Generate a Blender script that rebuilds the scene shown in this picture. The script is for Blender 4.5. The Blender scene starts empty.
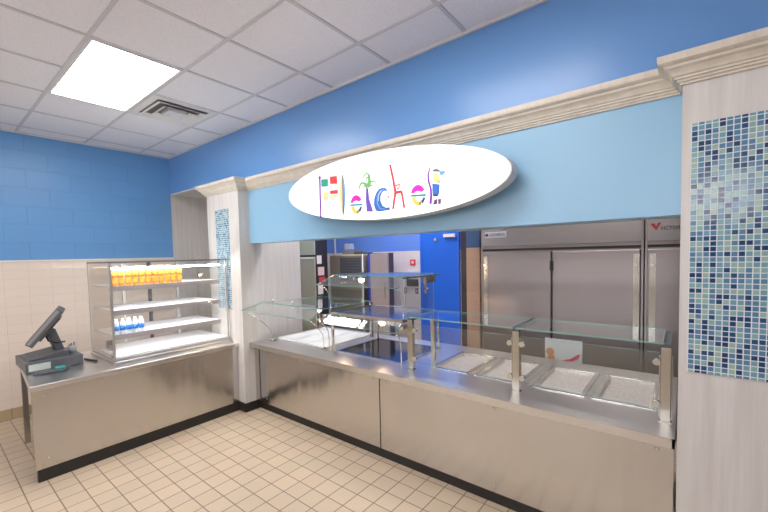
import bpy, bmesh, math, random
from mathutils import Vector, Matrix
random.seed(7)
C = bpy.context.scene.collection
PI = math.pi

# ------------------------------------------------------------------ helpers
def lin(c):
    return tuple((v/12.92 if v <= .04045 else ((v+.055)/1.055)**2.4) for v in c)
def rgb(r, g, b): return lin((r/255, g/255, b/255)) + (1,)

class MB:
    def __init__(s): s.bm = bmesh.new(); s.mi = 0
    def face(s, pts):
        vs = [s.bm.verts.new(p) for p in pts]
        f = s.bm.faces.new(vs); f.material_index = s.mi; return f
    def box(s, x0, x1, y0, y1, z0, z1):
        p = [(x0,y0,z0),(x1,y0,z0),(x1,y1,z0),(x0,y1,z0),(x0,y0,z1),(x1,y0,z1),(x1,y1,z1),(x0,y1,z1)]
        v = [s.bm.verts.new(q) for q in p]
        for f in ((0,3,2,1),(4,5,6,7),(0,1,5,4),(1,2,6,5),(2,3,7,6),(3,0,4,7)):
            g = s.bm.faces.new([v[i] for i in f]); g.material_index = s.mi
        return s
    def slab(s, quad, t, n=None):          # quad: 4 points, thickness t along normal
        a = [Vector(q) for q in quad]
        nn = (a[1]-a[0]).cross(a[3]-a[0]).normalized()
        if n is not None: nn = Vector(n)
        v = [s.bm.verts.new(q) for q in a] + [s.bm.verts.new(q+nn*t) for q in a]
        for k, f in enumerate(((3,2,1,0),(4,5,6,7),(0,1,5,4),(1,2,6,5),(2,3,7,6),(3,0,4,7))):
            g = s.bm.faces.new([v[i] for i in f]); g.material_index = s.mi if k < 2 else s.mi2 if hasattr(s,'mi2') else s.mi
        return s
    def prism(s, poly, axis, a0, a1):      # poly in the two other axes (in xyz order)
        def P(q, a):
            return {'x':(a,q[0],q[1]),'y':(q[0],a,q[1]),'z':(q[0],q[1],a)}[axis]
        n = len(poly)
        A = [s.bm.verts.new(P(q,a0)) for q in poly]; B = [s.bm.verts.new(P(q,a1)) for q in poly]
        fs = [s.bm.faces.new(A[::-1]), s.bm.faces.new(B)]
        for i in range(n): fs.append(s.bm.faces.new([A[i],A[(i+1)%n],B[(i+1)%n],B[i]]))
        for f in fs: f.material_index = s.mi
        return s
    def tube(s, pts, r, n=10, r2=None):
        pts = [Vector(p) for p in pts]; m = len(pts); rings = []
        up = None
        for i, p in enumerate(pts):
            d = (pts[min(m-1,i+1)]-pts[max(0,i-1)]).normalized()
            if up is None:
                up = Vector((0,0,1)) if abs(d.z) < .9 else Vector((1,0,0))
            a = d.cross(up).normalized(); b = a.cross(d).normalized(); up = b
            rr = r if r2 is None else r+(r2-r)*i/(m-1)
            rings.append([s.bm.verts.new(p+a*rr*math.cos(2*PI*k/n)+b*rr*math.sin(2*PI*k/n)) for k in range(n)])
        for i in range(m-1):
            for k in range(n):
                f = s.bm.faces.new([rings[i][k],rings[i][(k+1)%n],rings[i+1][(k+1)%n],rings[i+1][k]]); f.smooth = True; f.material_index = s.mi
        f = s.bm.faces.new(rings[0][::-1]); f.material_index = s.mi
        f = s.bm.faces.new(rings[-1]); f.material_index = s.mi
        return s
    def lathe(s, c, prof, n=20, axis='z'):
        rings = []
        for r, h in prof:
            ring = []
            for k in range(n):
                a, b = r*math.cos(2*PI*k/n), r*math.sin(2*PI*k/n)
                q = {'z':(a,b,h),'y':(a,h,b),'x':(h,a,b)}[axis]
                ring.append(s.bm.verts.new((c[0]+q[0],c[1]+q[1],c[2]+q[2])))
            rings.append(ring)
        for i in range(len(prof)-1):
            for k in range(n):
                f = s.bm.faces.new([rings[i][k],rings[i][(k+1)%n],rings[i+1][(k+1)%n],rings[i+1][k]]); f.smooth = True; f.material_index = s.mi
        for ring in (rings[0][::-1], rings[-1]):
            f = s.bm.faces.new(ring); f.material_index = s.mi
        return s
    def build(s, name, mats, parent=None, bevel=0, kind=None, xf=None):
        if not isinstance(mats, (list, tuple)): mats = [mats]
        if xf is not None: s.bm.transform(xf)
        if parent is not None:
            w = world_loc(parent); s.bm.transform(Matrix.Translation(-w))
        bmesh.ops.recalc_face_normals(s.bm, faces=s.bm.faces)
        me = bpy.data.meshes.new(name); s.bm.to_mesh(me); s.bm.free()
        for m in mats: me.materials.append(m)
        o = bpy.data.objects.new(name, me); C.objects.link(o)
        if parent is not None: o.parent = parent
        if bevel:
            b = o.modifiers.new('bevel','BEVEL'); b.width = bevel; b.segments = 2; b.limit_method = 'ANGLE'; b.angle_limit = .7
        if kind: o['kind'] = kind
        return o
def world_loc(o):
    v = Vector(o.location); p = o.parent
    while p is not None: v += Vector(p.location); p = p.parent
    return v
def tag(o, label, cat, group=None, kind=None):
    o['label'] = label; o['category'] = cat
    if group: o['group'] = group
    if kind: o['kind'] = kind
    return o
def thing(name, label, cat, loc, group=None):
    o = bpy.data.objects.new(name, None); C.objects.link(o); o.location = loc
    o.empty_display_size = .1
    return tag(o, label, cat, group)
def copy_tree(o, parent=None):
    c = o.copy(); C.objects.link(c); c.parent = parent
    for ch in [k for k in bpy.data.objects if k.parent == o]: copy_tree(ch, c)
    return c

# ------------------------------------------------------------------ materials
class NT:
    def __init__(s, name):
        s.m = bpy.data.materials.new(name); s.m.use_nodes = True
        s.t = s.m.node_tree; s.n = s.t.nodes
        s.b = s.n['Principled BSDF']; s.out = s.n['Material Output']
    def node(s, typ, **kw):
        n = s.n.new(typ)
        for k, v in kw.items(): setattr(n, k, v)
        return n
    def link(s, a, b): s.t.links.new(a, b)
    def math(s, op, a, b=None, c=None):
        n = s.node('ShaderNodeMath', operation=op)
        for i, v in enumerate((a, b, c)):
            if v is None: continue
            if isinstance(v, (int, float)): n.inputs[i].default_value = v
            else: s.link(v, n.inputs[i])
        return n.outputs[0]
    def pos(s):
        if not hasattr(s, '_p'):
            tc = s.node('ShaderNodeTexCoord'); sp = s.node('ShaderNodeSeparateXYZ')
            s.link(tc.outputs['Object'], sp.inputs[0]); s._p = sp.outputs; s._tc = tc.outputs['Object']
        return s._p
    def mix(s, fac, a, b):
        n = s.node('ShaderNodeMix', data_type='RGBA')
        for sock, v in ((n.inputs[0], fac), (n.inputs[6], a), (n.inputs[7], b)):
            if isinstance(v, (int, float, tuple)): sock.default_value = v
            else: s.link(v, sock)
        return n.outputs[2]
    def noise(s, scale=(1,1,1), detail=3, rough=.5):
        s.pos(); mp = s.node('ShaderNodeMapping'); mp.inputs['Scale'].default_value = scale
        s.link(s._tc, mp.inputs[0]); n = s.node('ShaderNodeTexNoise'); n.inputs['Scale'].default_value = 1
        n.inputs['Detail'].default_value = detail; n.inputs['Roughness'].default_value = rough
        s.link(mp.outputs[0], n.inputs['Vector']); return n.outputs['Fac']
    def ramp(s, fac, stops, interp='LINEAR'):
        r = s.node('ShaderNodeValToRGB'); r.color_ramp.interpolation = interp
        el = r.color_ramp.elements
        while len(el) < len(stops): el.new(.5)
        for e, (p, c) in zip(el, stops): e.position = p; e.color = c
        s.link(fac, r.inputs[0]); return r.outputs[0]
    def bump(s, h, strength=.3, dist=.002):
        n = s.node('ShaderNodeBump'); n.inputs['Strength'].default_value = strength; n.inputs['Distance'].default_value = dist
        s.link(h, n.inputs['Height']); s.link(n.outputs[0], s.b.inputs['Normal']); return n
    def tiles(s, u, v, pw, ph, mort, ou=0, ov=0, stagger=0):
        a = s.math('DIVIDE', s.math('SUBTRACT', u, ou), pw); b = s.math('DIVIDE', s.math('SUBTRACT', v, ov), ph)
        row = s.math('FLOOR', b)
        if stagger: a = s.math('ADD', a, s.math('MULTIPLY', s.math('FLOORED_MODULO', row, 2.0), .5))
        col = s.math('FLOOR', a); fu = s.math('SUBTRACT', a, col); fv = s.math('SUBTRACT', b, row)
        du = s.math('MULTIPLY', s.math('MINIMUM', fu, s.math('SUBTRACT', 1.0, fu)), pw)
        dv = s.math('MULTIPLY', s.math('MINIMUM', fv, s.math('SUBTRACT', 1.0, fv)), ph)
        d = s.math('MINIMUM', du, dv)
        mr = s.node('ShaderNodeMapRange'); mr.inputs[1].default_value = mort*.35; mr.inputs[2].default_value = mort*.65
        s.link(d, mr.inputs[0])
        cx = s.node('ShaderNodeCombineXYZ'); s.link(col, cx.inputs[0]); s.link(row, cx.inputs[1])
        wn = s.node('ShaderNodeTexWhiteNoise', noise_dimensions='2D'); s.link(cx.outputs[0], wn.inputs[0])
        return mr.outputs[0], wn.outputs['Value'], (col, row)
def P(name, col, rough=.5, metal=0, spec=.5, emit=None, es=0, coat=0):
    k = NT(name); b = k.b
    b.inputs['Base Color'].default_value = col; b.inputs['Roughness'].default_value = rough
    b.inputs['Metallic'].default_value = metal; b.inputs['Specular IOR Level'].default_value = spec
    b.inputs['Coat Weight'].default_value = coat
    if emit: b.inputs['Emission Color'].default_value = emit; b.inputs['Emission Strength'].default_value = es
    # faint procedural grain so that no surface is perfectly uniform
    f = k.noise((9,9,9), 3); r = k.math('ADD', k.math('MULTIPLY', f, .08), rough-.04); k.link(r, b.inputs['Roughness'])
    return k.m
H = 3.1475; SY = 2.386; WX = -5.63; CF = 2.26
# ---- paints and finishes
def blocks(name, top, low, zline, axis, topspec=.35):
    k = NT(name); x, y, z = k.pos(); u = y if axis == 'x' else x
    m1, r1, _ = k.tiles(u, z, .406, .203, .008, .03, 1.7275, 1)
    m2, r2, _ = k.tiles(u, z, .203, .1, .005, .0, 1.7275, 0)
    up = k.math('GREATER_THAN', z, zline)
    cu = k.mix(k.math('MULTIPLY', r1, .18), top, tuple(c*.86 for c in top[:3])+(1,))
    cu = k.mix(k.math('MULTIPLY', k.math('SUBTRACT', 1.0, m1), .25), cu, tuple(c*.7 for c in top[:3])+(1,))
    cl = k.mix(k.math('MULTIPLY', r2, .25), low, tuple(c*.93 for c in low[:3])+(1,))
    cl = k.mix(k.math('MULTIPLY', k.math('SUBTRACT', 1.0, m2), .35), cl, tuple(c*.75 for c in low[:3])+(1,))
    k.link(k.mix(up, cl, cu), k.b.inputs['Base Color'])
    mm = k.node('ShaderNodeMix', data_type='FLOAT'); k.link(up, mm.inputs[0]); k.link(m2, mm.inputs[2]); k.link(m1, mm.inputs[3])
    n = k.noise((30,30,30), 4)
    k.bump(k.math('ADD', mm.outputs[0], k.math('MULTIPLY', n, .25)), .5, .004)
    rr = k.math('ADD', k.math('MULTIPLY', up, topspec-.14), .14); k.link(rr, k.b.inputs['Roughness'])
    return k.m
BLUE = rgb(104,158,214); CREAM = rgb(232,217,204)
M = {}
M['block'] = blocks('painted_block', BLUE, CREAM, 1.7275, 'x')
M['block_y'] = blocks('painted_block_y', BLUE, CREAM, 1.7275, 'y')
def paint(name, col, rough):
    k = NT(name); k.b.inputs['Base Color'].default_value = col; k.b.inputs['Roughness'].default_value = rough
    k.b.inputs['Specular IOR Level'].default_value = .5
    k.bump(k.noise((45,45,45), 3), .12, .002); return k.m
M['blue'] = paint('blue_gloss_paint', rgb(104,152,210), .3)
M['pale'] = paint('pale_blue_paint', rgb(142,184,214), .3)
M['kblue'] = paint('kitchen_blue_paint', rgb(64,118,232), .4)
def wood(name, a, b, rough=.45):
    k = NT(name); n = k.noise((22,22,1.3), 5, .6); n2 = k.noise((90,90,3), 3, .6)
    f = k.math('ADD', k.math('MULTIPLY', n, .7), k.math('MULTIPLY', n2, .3))
    k.link(k.ramp(f, [(.32, b), (.62, a)]), k.b.inputs['Base Color']); k.b.inputs['Roughness'].default_value = rough
    k.bump(n2, .1, .001); return k.m
M['wood'] = wood('whitewashed_laminate', rgb(210,206,203), rgb(196,190,186))
M['mould'] = wood('moulding_laminate', rgb(216,208,196), rgb(202,192,178))
def mk_ceiling():
    k = NT('ceiling_tile'); n = k.noise((160,160,160), 4, .7)
    k.link(k.ramp(n, [(.3, rgb(222,222,230)), (.55, rgb(240,240,248))]), k.b.inputs['Base Color'])
    k.b.inputs['Roughness'].default_value = .9; k.bump(n, .25, .003); return k.m
M['ceil'] = mk_ceiling()
def mk_floor():
    k = NT('quarry_floor'); x, y, z = k.pos()
    m, r, _ = k.tiles(x, y, .1502, .1502, .0075, -2.067, .583)
    c = k.ramp(r, [(0, rgb(198,178,154)), (.35, rgb(204,184,160)), (.6, rgb(198,180,154)), (.8, rgb(208,186,160)), (1, rgb(200,178,152))])
    n = k.noise((60,60,60), 4, .6)
    c = k.mix(k.math('MULTIPLY', n, .25), c, rgb(176,160,142))
    c = k.mix(m, rgb(124,106,90), c)
    k.link(c, k.b.inputs['Base Color']); k.b.inputs['Roughness'].default_value = .42
    k.bump(k.math('ADD', m, k.math('MULTIPLY', n, .1)), .35, .003); return k.m
M['floor'] = mk_floor()
def mk_mosaic():
    k = NT('glass_mosaic'); x, y, z = k.pos()
    m, r, _ = k.tiles(x, z, .0228, .0234, .0036)
    c = k.ramp(r, [(0, rgb(30,62,104)), (.16, rgb(34,74,118)), (.24, rgb(84,126,158)), (.5, rgb(112,154,172)), (.7, rgb(148,176,166)), (.86, rgb(132,168,170))], 'CONSTANT')
    k.link(k.mix(m, rgb(214,220,226), c), k.b.inputs['Base Color'])
    rr = k.math('SUBTRACT', .6, k.math('MULTIPLY', m, .48)); k.link(rr, k.b.inputs['Roughness'])
    k.bump(m, .5, .0015); return k.m
M['mosaic'] = mk_mosaic()
def steel(name, col, rough, sc=(1.5,1.5,260), aniso=.6, wavy=0):
    k = NT(name); b = k.b; b.inputs['Metallic'].default_value = 1
    n = k.noise(sc, 3); n2 = k.noise((2,2,2), 3)
    k.link(k.mix(k.math('MULTIPLY', n, .3), col, tuple(c*.8 for c in col[:3])+(1,)), b.inputs['Base Color'])
    k.link(k.math('ADD', k.math('MULTIPLY', n2, .1), rough-.05), b.inputs['Roughness'])
    b.inputs['Anisotropic'].default_value = aniso; b.inputs['Anisotropic Rotation'].default_value = .25
    t = k.node('ShaderNodeTangent', direction_type='RADIAL', axis='Z'); k.link(t.outputs[0], b.inputs['Tangent'])
    if wavy:
        w_ = k.noise((3.2,3.2,.5), 2, .4); k.bump(w_, wavy, .03)
    return k.m
M['steel'] = steel('brushed_steel', rgb(208,205,203), .2, aniso=.5, wavy=.9)
M['steel_top'] = steel('worktop_steel', rgb(222,219,217), .3, (2,9,9), 0)
M['steel_dark'] = steel('cabinet_steel', rgb(150,142,142), .34)
M['chrome'] = P('polished_steel', rgb(214,214,212), .16, 1)
M['post'] = P('satin_steel', rgb(190,186,178), .24, 1)
M['black'] = P('black_rubber', rgb(40,37,36), .55)
M['charcoal'] = P('charcoal_plastic', rgb(84,86,92), .45)
M['screen'] = P('monitor_screen', rgb(150,144,142), .2)
M['gap'] = P('dark_gap', rgb(26,24,24), .6)
M['white'] = P('white_plastic', rgb(240,240,242), .35)
M['signglow'] = P('sign_white', rgb(252,252,252), .35, emit=(1,1,1,1), es=.35)  # emission added so the sign face stays pure white
M['signedge'] = P('sign_edge', rgb(206,204,208), .4)
M['frame_white'] = P('white_metal', rgb(222,222,226), .5)
M['ventdark'] = P('vent_dark', rgb(132,126,118), .8)
M['grid'] = P('ceiling_grid', rgb(206,206,212), .6)
M['bulb'] = P('glowing_bulb', rgb(255,240,220), .3, emit=(1,.70,.44,1), es=70)
M['led'] = P('case_lamp', rgb(255,255,255), .3, emit=(1,.97,.93,1), es=22)
M['diffuser'] = P('light_diffuser', rgb(255,255,255), .4, emit=(1,.98,.96,1), es=11)
def glass(name, tint, gloss=.02, ior=1.5):
    k = NT(name); k.n.remove(k.b)
    tr = k.node('ShaderNodeBsdfTransparent'); tr.inputs[0].default_value = tint
    gl = k.node('ShaderNodeBsdfGlossy'); gl.inputs['Roughness'].default_value = gloss; gl.inputs[0].default_value = (1,1,1,1)
    fr = k.node('ShaderNodeFresnel'); ge = k.node('ShaderNodeNewGeometry')
    k.link(k.math('ADD', k.math('MULTIPLY', ge.outputs['Backfacing'], 1/ior-ior), ior), fr.inputs[0])
    mx = k.node('ShaderNodeMixShader'); k.link(fr.outputs[0], mx.inputs[0]); k.link(tr.outputs[0], mx.inputs[1]); k.link(gl.outputs[0], mx.inputs[2])
    k.link(mx.outputs[0], k.out.inputs[0]); return k.m
M['glass'] = glass('clear_glass', (.95,.98,.97,1), .03, 1.65)
M['glass_edge'] = P('glass_edge', rgb(128,164,160), .15)
M['glass_clear'] = glass('case_glass', (.985,.99,.99,1), .02, 1.35)
M['glass_side'] = glass('case_side_glass', (.80,.79,.77,1), .05, 1.9)
M['blackglass'] = P('black_ceramic_glass', rgb(24,26,36), .07, spec=.7)
M['hplate'] = P('dark_glass_deck', rgb(52,56,74), .08, spec=.7)
G2 = [M['glass'], M['glass_edge']]
def pane(quad, t=.008, name='glass_panel', parent=None, mats=G2):
    b = MB(); b.mi = 0; b.mi2 = 1; b.slab(quad, t); return b.build(name, mats, parent)

# ================================================================== the setting
MB().box(-7.7,3.3,-4.6,6.3,-.08,0).build('floor', M['floor'], kind='structure')
ce = MB().box(-7.7,3.3,-4.6,6.3,H,H+.06).build('ceiling', M['ceil'], kind='structure')
g = MB()
for i in range(-2, 12):
    x = -4.161+.61*i
    if x > WX: g.box(x-.012, x+.012, -4.5, SY, H-.006, H+.001)
for j in range(-8, 3):
    y = .787+.61*j; g.box(WX, 3.2, y-.012, y+.012, H-.0065, H+.001)
g.box(WX, WX+.02, -4.5, SY, H-.02, H); g.box(WX, 3.2, SY-.02, SY, H-.02, H)
g.build('ceiling_grid', M['grid'], ce)
MB().box(WX-.1, WX, -4.5, SY, 0, H).build('wall_left', M['block'], kind='structure')
b = MB(); b.box(WX-.1, 3.3, -4.6, -4.5, 0, 2.15); b.box(WX-.1, 3.3, -4.6, -4.5, 3.02, H)
fill_wins = [(-5.2,-3.4),(-3.0,-1.2),(-.8,1.0),(1.4,3.0)]  # unseen glowing windows added behind the camera to brighten ceiling and fronts
ed = [WX-.1]+[v for w_ in fill_wins for v in w_]+[3.3]
for i in range(0, len(ed), 2): b.box(ed[i], ed[i+1], -4.6, -4.5, 2.15, 3.02)
b.build('wall_rear', M['block_y'], kind='structure')
fill_pane = P('fill_light_pane', rgb(240,246,255), .3, emit=(1,.98,.97,1), es=4.5)
for i, (a, c) in enumerate(fill_wins):
    o = MB().box(a, c, -4.58, -4.56, 2.15, 3.02).build('window_%d' % (i+1), fill_pane, kind='structure')
    b = MB(); b.box(a, a+.05, -4.56, -4.5, 2.15, 3.02); b.box(c-.05, c, -4.56, -4.5, 2.15, 3.02); b.box(a+.05, c-.05, -4.56, -4.5, 2.15, 2.2); b.box(a+.05, c-.05, -4.56, -4.5, 2.97, 3.02); b.box((a+c)/2-.02, (a+c)/2+.02, -4.56, -4.5, 2.2, 2.97)
    b.build('window_frame', M['frame_white'], o)
MB().box(3.2, 3.3, -4.5, 6.2, 0, H).build('wall_right', M['block'], kind='structure')
w = MB(); w.box(-4.36, 3.2, SY, SY+.2, 2.45, H); w.box(WX-.1, -4.36, SY, SY+.9, 2.635, H)
w.build('wall_front', M['blue'], kind='structure')
MB().box(-3.69, -.01, SY+.2, SY+.21, 1.865, H).build('wall_valance_back', M['wood'], kind='structure')
MB().box(.68, 3.2, SY, SY+.2, 0, 2.45).build('wall_front_side', M['blue'], kind='structure')
MB().box(-3.69, -.01, SY, SY+.2, 1.865, 2.45).build('wall_valance', M['pale'], kind='structure')
MB().box(WX-.1, WX, SY, 3.29, 0, 2.62).build('wall_niche_side', M['wood'], kind='structure')
MB().box(WX, -4.36, SY+.002, 3.29, 2.62, 2.635).build('ceiling_niche', P('niche_soffit', rgb(226,220,214), .5), kind='structure')
MB().box(WX, -4.36, 3.2, 3.29, 0, 2.62).build('wall_niche_back', M['wood'], kind='structure')
# wing wall running back beside the serving counter
MB().prism([(-3.69,SY),(-3.69,SY+.05),(-4.0,3.35),(-4.36,3.35),(-4.36,SY)], 'z', 0, 2.45).build('wall_wing', M['wood'], kind='structure')
# columns with mosaic insets
for x0, x1, m0, m1 in ((-4.36,-3.69,-4.17,-3.89),(-.01,.68,.022,.64)):
    c = MB().box(x0, x1, CF, SY, 0, 2.45).build('wall_column', M['wood'], kind='structure')
    MB().box(m0, m1, CF-.004, CF+.01, 1.134, 2.258).build('mosaic_panel', M['mosaic'], c)
# crown moulding swept along the wall with mitred corners
path = [(-4.36,2.5),(-4.36,CF),(-3.69,CF),(-3.69,SY),(-.01,SY),(-.01,CF),(.68,CF),(.68,SY),(3.2,SY)]
prof = [(-.02,2.4380),(.010,2.4380),(.012,2.4480),(.020,2.4497),(.021,2.4589),(.030,2.4606),(.031,2.4698),(.038,2.4723),(.044,2.4840),(.054,2.4957),(.066,2.5041),(.070,2.5142),(.078,2.5175),(.088,2.5259),(.091,2.5384),(.091,2.5560),(-.02,2.5560)]
bm = MB(); rings = []
for i, p in enumerate(path):
    ns = []
    for a, b in ((i-1,i),(i,i+1)):
        if a < 0 or b >= len(path): continue
        d = Vector((path[b][0]-path[a][0], path[b][1]-path[a][1])).normalized(); ns.append(Vector((d.y,-d.x)))
    if len(ns) == 2: n = (ns[0]+ns[1])/(1+ns[0].dot(ns[1]))
    else: n = ns[0]
    rings.append([bm.bm.verts.new((p[0]+n.x*o, p[1]+n.y*o, z)) for o, z in prof])
for i in range(len(rings)-1):
    for k in range(len(prof)):
        bm.bm.faces.new([rings[i][k], rings[i][(k+1)%len(prof)], rings[i+1][(k+1)%len(prof)], rings[i+1][k]])
bm.bm.faces.new(rings[0]); bm.bm.faces.new(rings[-1][::-1])
bm.build('trim_1', M['mould'], kind='structure')
MB().box(WX, WX+.012, -4.5, SY, 1.722, 1.737).build('trim_2', P('cap_strip', rgb(236,228,216), .4), kind='structure')
k = NT('base_tile'); x, y, z = k.pos(); m, r, _ = k.tiles(y, z, .15, .3, .006)
k.link(k.mix(m, rgb(120,104,80), rgb(176,156,124)), k.b.inputs['Base Color'])
MB().box(WX, WX+.015, -4.5, SY, 0, .12).build('baseboard_left', k.m, kind='structure', bevel=.004)
# kitchen shell
MB().box(-7.6, 3.2, 6.2, 6.3, 0, H).build('wall_kitchen_far', blocks('kitchen_block', rgb(104,146,236), rgb(226,216,222), 1.765, 'y'), kind='structure')
MB().box(-7.7, -7.6, 3.29, 6.3, 0, H).build('wall_kitchen_left', M['block'], kind='structure')
MB().box(-7.7, WX-.1, 3.2, 3.29, 0, H).build('wall_kitchen_near', M['block_y'], kind='structure')
stub = blocks('stub_block_shaded', rgb(52,86,130), rgb(176,144,124), 1.765, 'y')  # upper blue darkened in the colour to carry the shade on the stub
MB().box(-2.03, -1.86, 4.3, 6.2, 0, H).build('wall_kitchen_stub', stub, kind='structure')
MB().box(-2.12, -2.03, 4.34, 4.44, 0, H).build('trim_3', P('dark_door_frame', rgb(64,58,62), .4, .3), kind='structure')
# blue kitchen door
d = MB().box(-3.80, -3.08, 6.15, 6.2, 0, 2.13).build('door_1', P('door_blue', rgb(32,104,226), .35), kind='structure')
fr = MB(); fr.box(-3.84,-3.80,6.14,6.2,0,2.17); fr.box(-3.08,-3.04,6.14,6.2,0,2.17); fr.box(-3.84,-3.04,6.14,6.2,2.13,2.17)
fr.build('door_frame', P('door_frame_blue', rgb(44,110,226), .4), d)
MB().box(-3.32,-3.09,6.09,6.15,1.99,2.05).build('door_closer', M['frame_white'], d, bevel=.005)
MB().lathe((-3.50,6.13,1.96),[(.03,-.01),(.03,.02)],16,'y').build('door_viewer', M['chrome'], d)
hb = MB(); hb.box(-3.76,-3.70,6.13,6.15,.96,1.16); hb.tube([(-3.73,6.14,1.06),(-3.73,6.09,1.06),(-3.62,6.09,1.06)],.011)
hb.build('door_handle', M['chrome'], d)

# ================================================================== ceiling fixtures
def ceiling_light(x0, x1, y0, y1, label):
    t = thing('ceiling_light', label, 'ceiling light', ((x0+x1)/2,(y0+y1)/2,H), 'recessed ceiling lights')
    f = MB()
    f.box(x0+.012,x1-.012,y0+.012,y0+.03,H-.010,H); f.box(x0+.012,x1-.012,y1-.03,y1-.012,H-.010,H)
    f.box(x0+.012,x0+.03,y0+.03,y1-.03,H-.010,H); f.box(x1-.03,x1-.012,y0+.03,y1-.03,H-.010,H)
    f.build('frame', M['frame_white'], t)
    MB().box(x0+.03,x1-.03,y0+.03,y1-.03,H-.006,H).build('diffuser', M['diffuser'], t)
ceiling_light(-4.161,-2.941,.787,1.397, 'bright white rectangular light panel recessed in the tiled ceiling, left of the air vent')
for q in ((-1.721,-.501,.787,1.397),(-4.161,-2.941,-1.653,-1.043),(-1.721,-.501,-1.653,-1.043)):  # first inferred from the wall highlight, rear two added for brightness
    ceiling_light(*q, 'recessed white light panel in the dining ceiling outside the view')
for q in ((-5.6,-4.4,3.9,4.5),(-4.3,-3.1,5.0,5.6),(-3.6,-2.4,2.9,3.5),(-1.2,0.0,3.1,3.7)):  # unseen panels added to brighten the wing wall and kitchen
    ceiling_light(*q, 'unseen white light panel added for brightness in the kitchen ceiling behind the sign wall')
vt = thing('air_vent', 'square white ceiling air vent with nested angled louvres beside the light panel', 'air vent', (-3.856,1.702,H))
cx, cy = -3.856, 1.702
b = MB()
for r0, r1, z0, z1 in ((.293,.235,H-.004,H-.004),):
    for sx0, sx1, sy0, sy1 in ((-r0,r0,-r0,-r1),(-r0,r0,r1,r0),(-r0,-r1,-r1,r1),(r1,r0,-r1,r1)):
        b.box(cx+sx0,cx+sx1,cy+sy0,cy+sy1,H-.008,H)
b.build('frame', M['frame_white'], vt)
MB().box(cx-.235,cx+.235,cy-.235,cy+.235,H-.003,H).build('duct_opening', M['ventdark'], vt)
for r in (.235,.160):
    b = MB(); ri = r-.048
    O = [(-r,-r),(r,-r),(r,r),(-r,r)]; I = [(-ri,-ri),(ri,-ri),(ri,ri),(-ri,ri)]
    for i in range(4):
        j = (i+1) % 4
        q = [(cx+O[i][0],cy+O[i][1],H-.034),(cx+O[j][0],cy+O[j][1],H-.034),(cx+I[j][0],cy+I[j][1],H-.006),(cx+I[i][0],cy+I[i][1],H-.006)]
        b.slab(q, .003)
    b.build('louvre', M['frame_white'], vt)

MB().box(cx-.085,cx+.085,cy-.085,cy+.085,H-.03,H-.004).build('centre_plate', M['frame_white'], vt)
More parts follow.
